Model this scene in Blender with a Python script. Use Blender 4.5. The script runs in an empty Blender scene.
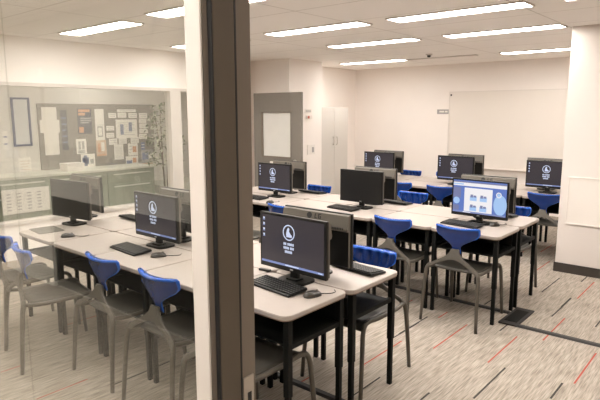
import bpy, bmesh, math, random
from mathutils import Vector, Matrix
random.seed(7)
PI = math.pi
R = math.radians
sc = bpy.context.scene
C = bpy.data.collections.new('classroom')
sc.collection.children.link(C)

H = 1.69          # camera height
CEIL = 2.54

# ------------------------------------------------------------------ materials
def mat(name, col, rough=.5, metal=0., emit=None, estr=0., noise=0., nscale=40., bump=0., bscale=200., spec=.35, coat=0.):
    m = bpy.data.materials.new(name); m.use_nodes = True
    nt = m.node_tree; b = nt.nodes['Principled BSDF']
    b.inputs['Base Color'].default_value = (*col, 1)
    b.inputs['Roughness'].default_value = rough
    b.inputs['Metallic'].default_value = metal
    b.inputs['Specular IOR Level'].default_value = spec
    b.inputs['Coat Weight'].default_value = coat
    if emit:
        b.inputs['Emission Color'].default_value = (*emit, 1)
        b.inputs['Emission Strength'].default_value = estr
    if noise or bump:
        tc = nt.nodes.new('ShaderNodeTexCoord')
    if noise:
        n = nt.nodes.new('ShaderNodeTexNoise'); n.inputs['Scale'].default_value = nscale; n.inputs['Detail'].default_value = 3
        nt.links.new(tc.outputs['Object'], n.inputs['Vector'])
        mx = nt.nodes.new('ShaderNodeMix'); mx.data_type = 'RGBA'
        mx.inputs['A'].default_value = (*[c * (1 - noise) for c in col], 1)
        mx.inputs['B'].default_value = (*[min(1, c * (1 + noise)) for c in col], 1)
        nt.links.new(n.outputs['Fac'], mx.inputs['Factor'])
        nt.links.new(mx.outputs['Result'], b.inputs['Base Color'])
    if bump:
        n2 = nt.nodes.new('ShaderNodeTexNoise'); n2.inputs['Scale'].default_value = bscale
        nt.links.new(tc.outputs['Object'], n2.inputs['Vector'])
        bp = nt.nodes.new('ShaderNodeBump'); bp.inputs['Strength'].default_value = bump; bp.inputs['Distance'].default_value = .002
        nt.links.new(n2.outputs['Fac'], bp.inputs['Height'])
        nt.links.new(bp.outputs['Normal'], b.inputs['Normal'])
    return m

WALL = mat('wall_paint', (.88, .83, .785), .75, noise=.02, nscale=3, bump=.15, bscale=90)
BLOCK_DIM = mat('wall_paint_dimmed', (.72, .665, .62), .75, noise=.02, nscale=3, bump=.15, bscale=90)  # wall paint toned down to offset strong lamp light on the block
HALL = mat('hall_paint', (.36, .34, .31), .8, noise=.02, nscale=3)
WAINS = mat('dark_wainscot', (.045, .041, .035), .6, noise=.05, nscale=6)
HALLWHITE = mat('hall_white_paint', (.84, .81, .76), .6, noise=.02, nscale=3)
OFFICE = mat('office_paint', (.66, .63, .59), .8, noise=.02, nscale=3)
TRIM = mat('white_trim', (.62, .575, .53), .45, noise=.02, nscale=8)
BASEB = mat('dark_baseboard', (.05, .042, .036), .5, noise=.1, nscale=20)
JAMB = mat('taupe_frame_paint', (.19, .158, .125), .42, noise=.05, nscale=25, bump=.1, bscale=300)
STOPM = mat('door_stop_dark', (.105, .084, .062), .5, noise=.06, nscale=25)  # darker taupe than the rest of the door frame
DOORP = mat('grey_door_paint', (.20, .18, .155), .5, noise=.04, nscale=10)
LAM = mat('white_laminate', (.40, .352, .315), .38, noise=.025, nscale=120)
EDGE = mat('brown_edge_band', (.20, .14, .10), .5, noise=.05)
BLACKM = mat('black_powder_coat', (.0035, .004, .0033), .6, spec=.18, noise=.1, nscale=60)
CHG = mat('chair_grey_plastic', (.09, .079, .064), .42, noise=.06, nscale=60, bump=.1, bscale=500)
SEATG = mat('seat_grey_plastic', (.055, .05, .041), .45, noise=.06, nscale=60, bump=.15, bscale=500)
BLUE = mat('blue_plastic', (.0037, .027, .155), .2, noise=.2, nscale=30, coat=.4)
BLUE_EDGE_LIT = mat('blue_plastic_edge_lit', (.014, .105, .52), .2, noise=.1, nscale=30, coat=.4)  # brighter copy of the blue: edge-lit glow put into the colour
MONB = mat('monitor_black', (.008, .0078, .007), .3, noise=.08, nscale=80)
MONG = mat('monitor_grey_back', (.115, .102, .084), .45, noise=.04, nscale=80)
MARK = mat('dark_print', (.02, .02, .02), .5, noise=.05)
SCR = mat('screen_dark', (.006, .0055, .0065), .25, emit=(.042, .035, .040), estr=1, noise=.05)
OFFS = mat('screen_off', (.008, .0078, .0072), .35, noise=.05)
WHT = mat('screen_white', (.02, .02, .02), .3, emit=(.62, .68, .88), estr=1, noise=.05)
TBAR = mat('screen_taskbar', (.02, .02, .02), .3, emit=(.20, .25, .50), estr=1, noise=.05)
WEBBG = mat('screen_web_blue', (.02, .02, .02), .3, emit=(.10, .18, .52), estr=1, noise=.05)
WEBGR = mat('screen_web_slate', (.02, .02, .02), .3, emit=(.17, .19, .36), estr=1, noise=.05)
WEBW = mat('screen_web_white', (.02, .02, .02), .3, emit=(.86, .84, .86), estr=1, noise=.03)
WEBL = mat('screen_web_light_blue', (.02, .02, .02), .3, emit=(.36, .55, .85), estr=1, noise=.05)
KEYB = mat('keyboard_black', (.007, .0068, .006), .45, noise=.08, nscale=80)
KEYC = mat('key_cap_black', (.008, .0078, .007), .4, noise=.1, nscale=80)
KEYL = mat('key_legend_grey', (.16, .155, .14), .5, noise=.1, nscale=80)
MOUS = mat('mouse_dark_grey', (.03, .027, .023), .28, noise=.08, nscale=40, coat=.4)
PADM = mat('mouse_pad_grey', (.16, .15, .13), .8, noise=.08, nscale=60)
STEEL = mat('brushed_steel', (.62, .58, .53), .3, metal=.9, noise=.04, nscale=90)
WBOARD = mat('whiteboard_enamel', (.80, .75, .69), .35, noise=.015, nscale=4)
WBTRIM = mat('whiteboard_trim', (.76, .71, .66), .4, noise=.03)
CABW = mat('cabinet_light_grey', (.60, .57, .525), .5, noise=.02, nscale=6)
BOARD = mat('pin_board_taupe', (.24, .215, .19), .85, noise=.08, nscale=120)
PAP = mat('white_paper', (.80, .76, .71), .8, noise=.03, nscale=30)
PAPG = mat('grey_print', (.38, .37, .36), .8, noise=.3, nscale=120)
PAPO = mat('orange_print', (.62, .32, .19), .8, noise=.2, nscale=60)
PAPB = mat('blue_print', (.17, .20, .33), .8, noise=.2, nscale=60)
PAPD = mat('dark_poster', (.10, .10, .12), .8, noise=.15, nscale=40)
PAPT = mat('tan_print', (.62, .45, .33), .8, noise=.25, nscale=60)
GREEN = mat('sage_cabinet', (.27, .30, .235), .55, noise=.06, nscale=12)
GREENL = mat('pale_counter', (.62, .62, .54), .5, noise=.03, nscale=12)
LEAF = mat('leaf_green', (.10, .13, .06), .5, noise=.4, nscale=14)
LEAFP = mat('leaf_pale', (.62, .62, .50), .5, noise=.15, nscale=14)
BARK = mat('bark', (.12, .09, .06), .8, noise=.3, nscale=40)
POTM = mat('pot_grey', (.3, .28, .25), .6, noise=.1, nscale=20)
PICB = mat('picture_blue_frame', (.03, .05, .14), .4, noise=.1)
PICM = mat('picture_pale_print', (.60, .60, .60), .5, noise=.12, nscale=18)
REDP = mat('red_print', (.55, .13, .09), .5, noise=.1)
STRIPR = mat('carpet_red_yarn', (.37, .075, .05), .9, noise=.3, nscale=150)
STRIPD = mat('carpet_dark_yarn', (.04, .035, .03), .9, noise=.3, nscale=150)
CABLEC = mat('dark_cable_cover', (.025, .022, .020), .6, noise=.2, nscale=60)
LIGHTM = mat('lamp_diffuser', (.8, .8, .8), .5, emit=(1., .945, .895), estr=31.0, noise=.01)
FROST = mat('pale_glazing', (.66, .65, .61), .25, noise=.05, nscale=5)

# carpet: streaks run along the room's depth
CARPET = bpy.data.materials.new('carpet_streaks'); CARPET.use_nodes = True
nt = CARPET.node_tree; b = nt.nodes['Principled BSDF']; b.inputs['Roughness'].default_value = .95
b.inputs['Specular IOR Level'].default_value = .15
tc = nt.nodes.new('ShaderNodeTexCoord')
def streak(sx, sy, detail):
    mp = nt.nodes.new('ShaderNodeMapping'); mp.inputs['Scale'].default_value = (sx, sy, 1)
    n = nt.nodes.new('ShaderNodeTexNoise'); n.inputs['Scale'].default_value = 1; n.inputs['Detail'].default_value = detail
    nt.links.new(tc.outputs['Object'], mp.inputs['Vector']); nt.links.new(mp.outputs['Vector'], n.inputs['Vector'])
    return n
n1 = streak(185, 8, 1.5); n2 = streak(60, 4, 1); n3 = streak(1.2, .9, 2)
ad = nt.nodes.new('ShaderNodeMath'); ad.operation = 'MULTIPLY_ADD'; ad.inputs[1].default_value = .65
nt.links.new(n1.outputs['Fac'], ad.inputs[0])
sc2 = nt.nodes.new('ShaderNodeMath'); sc2.operation = 'MULTIPLY'; sc2.inputs[1].default_value = .35
nt.links.new(n2.outputs['Fac'], sc2.inputs[0]); nt.links.new(sc2.outputs[0], ad.inputs[2])
cr = nt.nodes.new('ShaderNodeValToRGB')
cr.color_ramp.elements[0].position = .36; cr.color_ramp.elements[0].color = (.225, .196, .16, 1)
cr.color_ramp.elements[1].position = .62; cr.color_ramp.elements[1].color = (.43, .376, .32, 1)
nt.links.new(ad.outputs[0], cr.inputs['Fac'])
nt.links.new(cr.outputs['Color'], b.inputs['Base Color'])
bp = nt.nodes.new('ShaderNodeBump'); bp.inputs['Strength'].default_value = .3; bp.inputs['Distance'].default_value = .004
nt.links.new(n1.outputs['Fac'], bp.inputs['Height']); nt.links.new(bp.outputs['Normal'], b.inputs['Normal'])

# ceiling: lay-in tiles with thin grid lines
CEILM = bpy.data.materials.new('ceiling_tiles'); CEILM.use_nodes = True
nt = CEILM.node_tree; b = nt.nodes['Principled BSDF']; b.inputs['Roughness'].default_value = .9
tc = nt.nodes.new('ShaderNodeTexCoord'); br = nt.nodes.new('ShaderNodeTexBrick')
br.offset = 0; br.inputs['Scale'].default_value = 1; br.inputs['Brick Width'].default_value = 1.53; br.inputs['Row Height'].default_value = .735
br.inputs['Mortar Size'].default_value = .006; br.inputs['Mortar Smooth'].default_value = .3
br.inputs['Color1'].default_value = (.93, .90, .865, 1); br.inputs['Color2'].default_value = (.94, .91, .875, 1); br.inputs['Mortar'].default_value = (.60, .56, .51, 1)
mp = nt.nodes.new('ShaderNodeMapping'); mp.inputs['Location'].default_value = (.1, .02, 0)
nt.links.new(tc.outputs['Object'], mp.inputs['Vector']); nt.links.new(mp.outputs['Vector'], br.inputs['Vector'])
nt.links.new(br.outputs['Color'], b.inputs['Base Color'])

# clear glass: see-through with a real (Schlick) reflection on each face
GLASS = bpy.data.materials.new('clear_glass'); GLASS.use_nodes = True
nt = GLASS.node_tree; nt.nodes.remove(nt.nodes['Principled BSDF'])
tr = nt.nodes.new('ShaderNodeBsdfTransparent'); tr.inputs['Color'].default_value = (.945, .95, .935, 1)
gl = nt.nodes.new('ShaderNodeBsdfGlossy'); gl.inputs['Roughness'].default_value = 0; gl.inputs['Color'].default_value = (.95, .96, .94, 1)
lw = nt.nodes.new('ShaderNodeLayerWeight'); lw.inputs['Blend'].default_value = .5
pw = nt.nodes.new('ShaderNodeMath'); pw.operation = 'POWER'; pw.inputs[1].default_value = 5
ma = nt.nodes.new('ShaderNodeMath'); ma.operation = 'MULTIPLY_ADD'; ma.inputs[1].default_value = .93; ma.inputs[2].default_value = .05
mx = nt.nodes.new('ShaderNodeMixShader')
nt.links.new(lw.outputs['Facing'], pw.inputs[0]); nt.links.new(pw.outputs[0], ma.inputs[0]); nt.links.new(ma.outputs[0], mx.inputs['Fac'])
nt.links.new(tr.outputs[0], mx.inputs[1]); nt.links.new(gl.outputs[0], mx.inputs[2])
nt.links.new(mx.outputs[0], nt.nodes['Material Output'].inputs['Surface'])

# ------------------------------------------------------------------ mesh helpers
class MB:
    def __init__(s): s.bm = bmesh.new(); s.mats = []
    def mi(s, m):
        if m not in s.mats: s.mats.append(m)
        return s.mats.index(m)
    def _merge(s, t, m, M=None, smooth=False):
        i = s.mi(m)
        if M is not None: t.transform(M)
        for f in t.faces: f.material_index = i; f.smooth = smooth
        me = bpy.data.meshes.new('t'); t.to_mesh(me); t.free(); s.bm.from_mesh(me); bpy.data.meshes.remove(me)
    def box(s, m, lo, hi, bev=0, M=None, seg=2):
        t = bmesh.new(); bmesh.ops.create_cube(t, size=1)
        for v in t.verts: v.co = Vector([(lo[i] + hi[i]) / 2 + v.co[i] * (hi[i] - lo[i]) for i in range(3)])
        if bev: bmesh.ops.bevel(t, geom=t.edges[:], offset=bev, segments=seg, affect='EDGES', profile=.6)
        s._merge(t, m, M); return s
    def prism(s, m, pts, axis, a, bb, M=None, bev=0):
        """closed outline in a plane, extruded along axis (0,1,2) from a to bb"""
        t = bmesh.new()
        def P(p, w):
            q = list(p); q.insert(axis, w); return q
        va = [t.verts.new(P(p, a)) for p in pts]; vb = [t.verts.new(P(p, bb)) for p in pts]
        fa = t.faces.new(va); fb = t.faces.new(vb[::-1]); n = len(pts)
        for k in range(n): t.faces.new((va[k], vb[k], vb[(k + 1) % n], va[(k + 1) % n]))
        bmesh.ops.recalc_face_normals(t, faces=t.faces[:])
        if bev: bmesh.ops.bevel(t, geom=[e for e in t.edges if (e.verts[0] in fa.verts and e.verts[1] in fa.verts) or (e.verts[0] in fb.verts and e.verts[1] in fb.verts)], offset=bev, segments=2, affect='EDGES')
        s._merge(t, m, M); return s
    def tube(s, m, path, r, seg=10, sub=4, M=None, cap=True):
        P = [Vector(p) for p in path]
        rr = r if isinstance(r, (list, tuple)) else [r] * len(P)
        if sub > 1 and len(P) > 2:
            Q, RR = [], []
            for k in range(len(P) - 1):
                p0 = P[max(k - 1, 0)]; p1 = P[k]; p2 = P[k + 1]; p3 = P[min(k + 2, len(P) - 1)]
                for j in range(sub):
                    u = j / sub
                    Q.append(.5 * ((2 * p1) + (p2 - p0) * u + (2 * p0 - 5 * p1 + 4 * p2 - p3) * u * u + (3 * p1 - p0 - 3 * p2 + p3) * u ** 3))
                    RR.append(rr[k] * (1 - u) + rr[k + 1] * u)
            Q.append(P[-1]); RR.append(rr[-1]); P, rr = Q, RR
        t = bmesh.new(); rings = []; nrm = None
        for k, p in enumerate(P):
            d = (P[min(k + 1, len(P) - 1)] - P[max(k - 1, 0)]).normalized()
            if nrm is None: nrm = d.orthogonal().normalized()
            nrm = (nrm - d * nrm.dot(d)).normalized(); bi = d.cross(nrm)
            rings.append([t.verts.new(p + rr[k] * (math.cos(2 * PI * a / seg) * nrm + math.sin(2 * PI * a / seg) * bi)) for a in range(seg)])
        for k in range(len(rings) - 1):
            for a in range(seg): t.faces.new((rings[k][a], rings[k][(a + 1) % seg], rings[k + 1][(a + 1) % seg], rings[k + 1][a]))
        if cap: t.faces.new(rings[0][::-1]); t.faces.new(rings[-1])
        s._merge(t, m, M, True); return s
    def lathe(s, m, prof, c=(0, 0, 0), seg=24, M=None):
        t = bmesh.new(); rings = []
        for r_, z in prof: rings.append([t.verts.new((c[0] + r_ * math.cos(2 * PI * a / seg), c[1] + r_ * math.sin(2 * PI * a / seg), c[2] + z)) for a in range(seg)])
        for k in range(len(rings) - 1):
            for a in range(seg): t.faces.new((rings[k][a], rings[k][(a + 1) % seg], rings[k + 1][(a + 1) % seg], rings[k + 1][a]))
        t.faces.new(rings[0][::-1]); t.faces.new(rings[-1]); s._merge(t, m, M, True); return s
    def quad(s, m, pts):
        vs = [s.bm.verts.new(p) for p in pts]; f = s.bm.faces.new(vs); f.material_index = s.mi(m); return s
    def build(s, name, parent=None, loc=None):
        me = bpy.data.meshes.new(name); s.bm.normal_update(); s.bm.to_mesh(me); s.bm.free()
        for m in s.mats: me.materials.append(m)
        o = bpy.data.objects.new(name, me); C.objects.link(o)
        if parent: o.parent = parent
        if loc: o.location = loc
        return o

def tag(o, label, cat, group=None, kind=None):
    if label: o['label'] = label
    if cat: o['category'] = cat
    if group: o['group'] = group
    if kind: o['kind'] = kind
    return o
def struct(o): o['kind'] = 'structure'; return o
def empty(name, loc=(0, 0, 0), rz=0):
    o = bpy.data.objects.new(name, None); C.objects.link(o); o.location = loc; o.rotation_euler = (0, 0, rz); o.empty_display_size = .1
    return o
def dup(o, parent=None):
    c = o.copy(); C.objects.link(c)
    if parent: c.parent = parent
    for ch in list(o.children): dup(ch, c)
    return c
def rrect(x0, x1, y0, y1, r, n=5):
    pts = []
    for cx, cy, a0 in ((x1 - r, y1 - r, 0), (x0 + r, y1 - r, 90), (x0 + r, y0 + r, 180), (x1 - r, y0 + r, 270)):
        for k in range(n + 1):
            a = R(a0 + 90 * k / n); pts.append((cx + r * math.cos(a), cy + r * math.sin(a)))
    return pts

# ------------------------------------------------------------------ camera
cam = bpy.data.cameras.new('camera'); co = bpy.data.objects.new('camera', cam); C.objects.link(co)
F = 545.9; cam.sensor_width = 36; cam.lens = F / 600 * 36; cam.clip_start = .02
yaw, pit, rol = R(-40.376), R(9.11), R(-.089)
fw = Vector((math.sin(yaw) * math.cos(pit), math.cos(yaw) * math.cos(pit), -math.sin(pit)))
rt = Vector((math.cos(yaw), -math.sin(yaw), 0)); up = rt.cross(fw)
r2 = math.cos(rol) * rt + math.sin(rol) * up; u2 = -math.sin(rol) * rt + math.cos(rol) * up
co.matrix_world = Matrix(((r2.x, u2.x, -fw.x, 0), (r2.y, u2.y, -fw.y, 0), (r2.z, u2.z, -fw.z, H), (0, 0, 0, 1)))
sc.camera = co
def ray(x, y): return (x - 300) / F * r2 - (y - 200) / F * u2 + fw
def onx(x, y, X): d = ray(x, y); return Vector((0, 0, H)) + d * (X / d.x)
def ony(x, y, Y): d = ray(x, y); return Vector((0, 0, H)) + d * (Y / d.y)
def onz(x, y, Z): d = ray(x, y); return Vector((0, 0, H)) + d * ((Z - H) / d.z)

# ------------------------------------------------------------------ the room
XL, YB = -6.5, 9.4                       # left wall, back wall
m = MB(); m.box(CARPET, (-11, -1.0, -.1), (4, 10, 0))
def stripe(mt, p, q, w=.012, lift=.0012):
    p = Vector((p[0], p[1], 0)); q = Vector((q[0], q[1], 0)); d = (q - p).normalized(); n = Vector((-d.y, d.x, 0)) * w / 2; z = Vector((0, 0, lift))
    m.quad(mt, [p - n + z, p + n + z, q + n + z, q - n + z] if (p - n - p).cross(q - p).z > 0 else [p + n + z, p - n + z, q - n + z, q + n + z])
red = [((488.8, 363), (516.2, 336.4)), ((433.5, 348.7), (467, 324.6)), ((575.2, 384), (595.3, 353)), ((544, 340.7), (564, 318)), ((579.2, 299), (592.5, 281.9)),
       ((361, 367), (401, 341)), ((35, 398.5), (88.8, 380)), ((63.6, 326), (100.5, 314.6)), ((0, 372), (22, 366)), ((535, 273), (548, 261)), ((398, 308), (406, 302)), ((439, 318), (447, 312)), ((400, 307), (412, 300)), ((296, 385), (312, 376))]
drk = [((474.4, 399), (504.5, 367.5)), ((543, 292.4), (558.6, 277.7)), ((551, 399), (562, 383)), ((553, 317), (570, 298)), ((400, 334), (427, 316.5)), ((393.7, 337.7), (418.8, 322.6)),
       ((350, 399), (379, 377)), ((420, 400), (430, 393)), ((500, 331), (508, 324)), ((595, 327), (604, 317)), ((582, 282), (588, 275)), ((108.7, 385), (175, 361)), ((562, 307), (570, 298)), ((272, 347), (335, 312)), ((486, 305), (494, 297))]
for mt, L in ((STRIPR, red), (STRIPD, drk)):
    for a, bq in L:
        p, q = onz(*a, 0), onz(*bq, 0); x = (p.x + q.x) / 2
        stripe(mt, (x, p.y), (x, q.y), .011 if mt is STRIPR else .012)
for k in range(60):
    x = random.uniform(-6.3, 2.5); y = random.uniform(1, 9)
    if x > -3.6 and y < 6 and x > -3.6 + (y - 1.2) * .2 - .4 and x < 0: continue
    stripe(random.choice([STRIPR, STRIPD]), (x, y), (x, y + random.uniform(.25, .5)))
struct(m.build('floor'))

m = MB(); m.box(CEILM, (-11, -1.0, CEIL), (4, 10, CEIL + .1)); struct(m.build('ceiling'))
m = MB(); m.box(WALL, (-7, YB, 0), (4, YB + .1, CEIL)); struct(m.build('wall_back'))
m = MB(); m.box(WALL, (3.0, .83, 0), (3.1, YB, CEIL)); struct(m.build('wall_far_right'))
# white block to the right
BY, BX = 6.12, -1.60
m = MB(); m.box(BLOCK_DIM, (BX, BY, 0), (3.0, YB, CEIL)); struct(m.build('wall_right'))
m = MB(); m.box(BASEB, (BX - .012, BY - .014, 0), (3.0, BY, .10), .003); struct(m.build('baseboard_right'))
# shallow closed hatch panel on the block
p0 = ony(567, 177.5, BY); p1 = ony(567, 224, BY); PX0, PZ1, PZ0 = -1.515, 1.015, .54
o = empty('wall_panel', (-1.0, BY, PZ0)); tag(o, 'large white framed panel set on the plain wall block at the right edge', 'wall panel')
m = MB(); m.box(WBOARD, (PX0 - -1.0, -.012, 0), (.6, -.0005, PZ1 - PZ0)); m.build('board', o)
m = MB()
for lo, hi in (((PX0 + 1.0 - .012, -.018, PZ1 - PZ0 - .002), (.61, -.0005, PZ1 - PZ0 + .012)), ((PX0 + 1.0 - .012, -.018, -.012), (.61, -.0005, .002)), ((PX0 + 1.0 - .012, -.018, .002), (PX0 + 1.0, -.0005, PZ1 - PZ0 - .002))): m.box(WBTRIM, lo, hi, .002)
m.build('frame', o)

# left wall with an interior window and a doorway; pillar beyond it
WZ0, WZ1, WY0, WY1 = .42, 2.02, .95, 4.80
m = MB()
m.box(WALL, (XL - .12, .83, 0), (XL, 5.42, WZ0)); m.box(WALL, (XL - .12, .83, WZ1), (XL, 5.42, CEIL)); m.box(WALL, (XL - .12, 5.30, WZ0), (XL, 5.42, WZ1))
m.box(WALL, (XL - .12, .83, WZ0), (XL, WY0, WZ1))
m.box(WALL, (XL - .12, 5.42, 2.06), (XL, 6.24, CEIL)); m.box(WALL, (XL - .72, 6.24, 0), (XL, 6.30, CEIL)); m.box(WALL, (XL - .72, 6.30, 0), (XL - .6, 7.52, CEIL)); m.box(WALL, (XL - .72, 7.52, 0), (XL, YB, CEIL))
struct(m.build('wall_left'))
m = MB()
m.box(TRIM, (XL - .13, WY0, WZ1 - .03), (XL + .012, 5.30, WZ1 + .012), .003)
m.box(TRIM, (XL - .13, WY0, WZ0 - .012), (XL + .02, 5.30, WZ0 + .03), .003)
m.box(TRIM, (XL - .125, 4.80, WZ0 + .03), (XL + .011, 4.985, WZ1 - .03), .003)
wf = struct(m.build('window_1'))
m = MB(); m.box(GLASS, (XL - .066, WY0, WZ0 + .03), (XL - .06, 4.80, WZ1 - .03)); m.build('pane', wf)
m = MB(); m.box(GLASS, (XL - .066, 4.985, WZ0 + .03), (XL - .06, 5.30, WZ1 - .03)); m.build('pane', wf)
m = MB(); m.box(WALL, (XL - .6, 6.67, 0), (-5.9, 7.52, CEIL)); struct(m.build('wall_pillar'))
m = MB(); m.box(DOORP, (XL - .13, 6.19, 0), (XL + .015, 6.239, 2.10), .003); m.box(DOORP, (XL - .13, 5.39, 0), (XL + .015, 5.44, 2.10), .003); m.box(DOORP, (XL - .13, 5.44, 2.04), (XL + .015, 6.19, 2.10), .003)
struct(m.build('door_frame_left', None))
# open grey door leaf, swung square to the wall
dy = 6.22
dl = ony(253.5, 93.4, dy); dr = ony(301, 91.9, dy)
DX0, DX1, DZ = dl.x, dr.x, (dl.z + dr.z) / 2
d = struct(empty('door_1', (DX0, dy, 0)))
W = DX1 - DX0
wl = ony(261, 112, dy).x - DX0; wr = ony(291, 112, dy).x - DX0; wt = ony(276, 111.8, dy).z; wb = ony(276, 157.6, dy).z
m = MB()
m.box(DOORP, (0, 0, .01), (wl, .045, DZ), .002); m.box(DOORP, (wr, 0, .01), (W, .045, DZ), .002)
m.box(DOORP, (wl, 0, wt), (wr, .045, DZ), .002); m.box(DOORP, (wl, 0, .01), (wr, .045, wb), .002)
m.build('leaf', d)
m = MB()
for lo, hi in (((wl, -.006, wb), (wl + .03, .03, wt)), ((wr - .012, -.006, wb), (wr, .03, wt)), ((wl, -.006, wt - .012), (wr, .03, wt)), ((wl, -.006, wb), (wr, .03, wb + .02))): m.box(JAMB, lo, hi, .002)
m.build('window_bead', d)
m = MB(); m.box(FROST, (wl + .01, .02, wb + .005), (wr - .005, .026, wt - .005)); m.build('pane', d)
hx = ony(295, 162, dy); hx = Vector((hx.x - DX0, 0, hx.z))
m = MB(); M_ = Matrix.Translation((hx.x, 0, hx.z)) @ Matrix.Rotation(R(90), 4, 'X')
m.lathe(STEEL, [(.034, 0), (.034, .008), (.012, .012), (.012, .05)], M=M_); m.tube(STEEL, [(hx.x, -.05, hx.z), (hx.x - .05, -.052, hx.z), (hx.x - .12, -.045, hx.z + .004)], .011)
m.build('handle', d)
sg = ony(274, 163, dy)
m = MB(); m.box(PAP, (sg.x - DX0 - .085, -.004, sg.z - .025), (sg.x - DX0 + .085, 0, sg.z + .025), .001); m.build('name_plate', d)

# tall locker cabinet on the left wall behind the pillar
cz = 1.775
o = empty('cabinet', (-5.95, 7.95, 0)); tag(o, 'tall pale grey two-door cabinet standing against left wall beyond the pillar', 'cabinet')
m = MB(); m.box(CABW, (-.5, -.41, .0), (-.02, .43, cz), .003); m.build('body', o)
for s in (-1, 1):
    m = MB(); m.box(CABW, (-.02, min(s * .002, s * .41) + .01, .06), (0, max(s * .002, s * .41) + .01, cz - .01), .002); dd = m.build('door', o)
    m = MB(); m.tube(STEEL, [(0, .01 + s * .05, 1.12), (.03, .01 + s * .05, 1.13), (.03, .01 + s * .05, 1.24), (0, .01 + s * .05, 1.25)], .006, 8); m.build('handle', dd)

# whiteboard on the back wall
o = empty('whiteboard', (-3.2, YB, .74)); tag(o, 'wide plain whiteboard mounted on the back wall', 'whiteboard')
wz = 1.30; wx0, wx1 = -1.22, 1.2
m = MB(); m.box(WBOARD, (wx0, -.02, 0), (wx1, -.001, wz), .002); m.build('board', o)
m = MB()
for lo, hi in (((wx0 - .015, -.026, wz), (wx1, -.001, wz + .016)), ((wx0 - .015, -.026, -.016), (wx1, -.001, 0)), ((wx0 - .015, -.026, 0), (wx0, -.001, wz))): m.box(WBTRIM, lo, hi, .002)
m.build('frame', o)
m = MB(); m.box(WBTRIM, (wx0 + .45, -.085, -.03), (wx1, -.027, -.012), .003); m.build('pen_tray', o)
m = MB(); m.box(BLACKM, (wx0 + .01, -.03, wz - .06), (wx0 + .035, -.021, wz - .03), .002); m.build('corner_clip', o)

def plate(name, label, cat, pts, X=None, Y=None, th=.012, mt=PAP, marks=()):
    if X is not None:
        a = onx(*pts[0], X); c = onx(*pts[1], X); o_ = empty(name, (X, (a.y + c.y) / 2, (a.z + c.z) / 2)); w = abs(c.y - a.y) / 2; h = abs(a.z - c.z) / 2
        bx = lambda u0, u1, v0, v1, t0, t1: ((t0, u0 * w, v0 * h), (t1, u1 * w, v1 * h))
    else:
        a = ony(*pts[0], Y); c = ony(*pts[1], Y); o_ = empty(name, ((a.x + c.x) / 2, Y, (a.z + c.z) / 2)); w = abs(c.x - a.x) / 2; h = abs(a.z - c.z) / 2
        bx = lambda u0, u1, v0, v1, t0, t1: ((u0 * w, -t1, v0 * h), (u1 * w, -t0, v1 * h))
    mb = MB(); mb.box(mt, *bx(-1, 1, -1, 1, .0006, th), .001); mb.build('plate', o_)
    if marks:
        mb = MB()
        for mm, u0, u1, v0, v1 in marks: mb.box(mm, *bx(u0, u1, v0, v1, th, th + .0015))
        mb.build('print', o_)
    return tag(o_, label, cat)
plate('wall_sign', 'small grey sign on the back wall just left of the whiteboard', 'sign', ((437.5, 109.5), (449, 114)), Y=YB, mt=PAPG, marks=[(PAP, -.6, .2, -.3, .4), (PAP, .35, .8, -.3, .4)])
plate('wall_sign', 'small printed notice high on the white pillar, above the red pull', 'sign', ((304.5, 109), (311, 113)), X=-5.9, mt=PAP, marks=[(PAPG, -.8, .8, -.5, -.1), (PAPG, -.8, .8, .2, .5)])
plate('alarm_switch', 'small red and grey alarm pull on the pillar, under the notice', 'fire alarm', ((305.5, 115.5), (311, 119)), X=-5.9, th=.03, mt=WBTRIM, marks=[(REDP, -.7, 0, -.7, .7)])
plate('light_switch', 'faint white switch plate on the pillar beside the grey door handle', 'switch', ((307, 145), (314.5, 154)), X=-5.9, th=.01, mt=PAP, marks=[(PAPG, .2, .7, -.6, .5)])

# ------------------------------------------------------------------ entrance: door frame, sidelight glass, front wall
JX, JY0, JY1 = -.85, .71, .838
m = MB()
prof = [(JX - .012, JY0), (JX, JY0), (JX, JY1), (JX - .06, JY1), (JX - .06, JY0 + .03), (JX - .012, JY0 + .03)]
m.prism(JAMB, prof, 2, 0, 2.15)
m.box(JAMB, (JX, JY0, 2.10), (.12, JY1, 2.15), .002); m.box(JAMB, (.12, JY0, 0), (.18, JY1, 2.15), .002)
fr = struct(m.build('door_frame_front'))
m = MB(); m.box(STOPM, (JX + .0003, JY0 + .016, 0), (JX + .012, JY0 + .072, 2.10), .002); m.build('door_stop', fr)
for ya, yb_ in ((.0115, .0158), (.0722, .0775)):  # dark strips standing in for the shadow lines beside the stop
    m = MB(); m.box(MARK, (JX + .0003, JY0 + ya, 0), (JX + .0118, JY0 + yb_, 2.10), .001); m.build('shadow_strip', fr)
sz = onx(250, 388, JX).z
m = MB(); sp = onx(249.5, 399, JX)
m.box(STEEL, (0, -.020, -.06), (.003, .012, .06), .001); m.box(MARK, (.003, -.008, -.02), (.0036, .004, .02)); m.build('strike_plate', fr, (JX, sp.y, sp.z))
m = MB()
m.box(TRIM, (JX - .049, JY0 - .006, 0), (JX - .0005, JY0 - .0005, 2.40), .004); m.box(TRIM, (-6.5, JY0 - .004, 0), (JX - .049, JY0 + .06, .06), .004); m.box(TRIM, (-6.5, JY0 - .004, 2.34), (JX - .049, JY0 + .06, 2.40), .004)
m.box(TRIM, (JX - .049, JY0 - .0004, 0), (JX - .0125, JY0 + .06, 2.40)); sl = struct(m.build('window_2'))
m = MB(); m.box(GLASS, (-1.882, .756, .06), (JX - .049, .762, 2.34)); m.build('pane', sl)
m = MB(); m.box(GLASS, (-6.48, .756, .06), (-1.886, .762, 2.34)); m.build('pane', sl)
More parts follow.
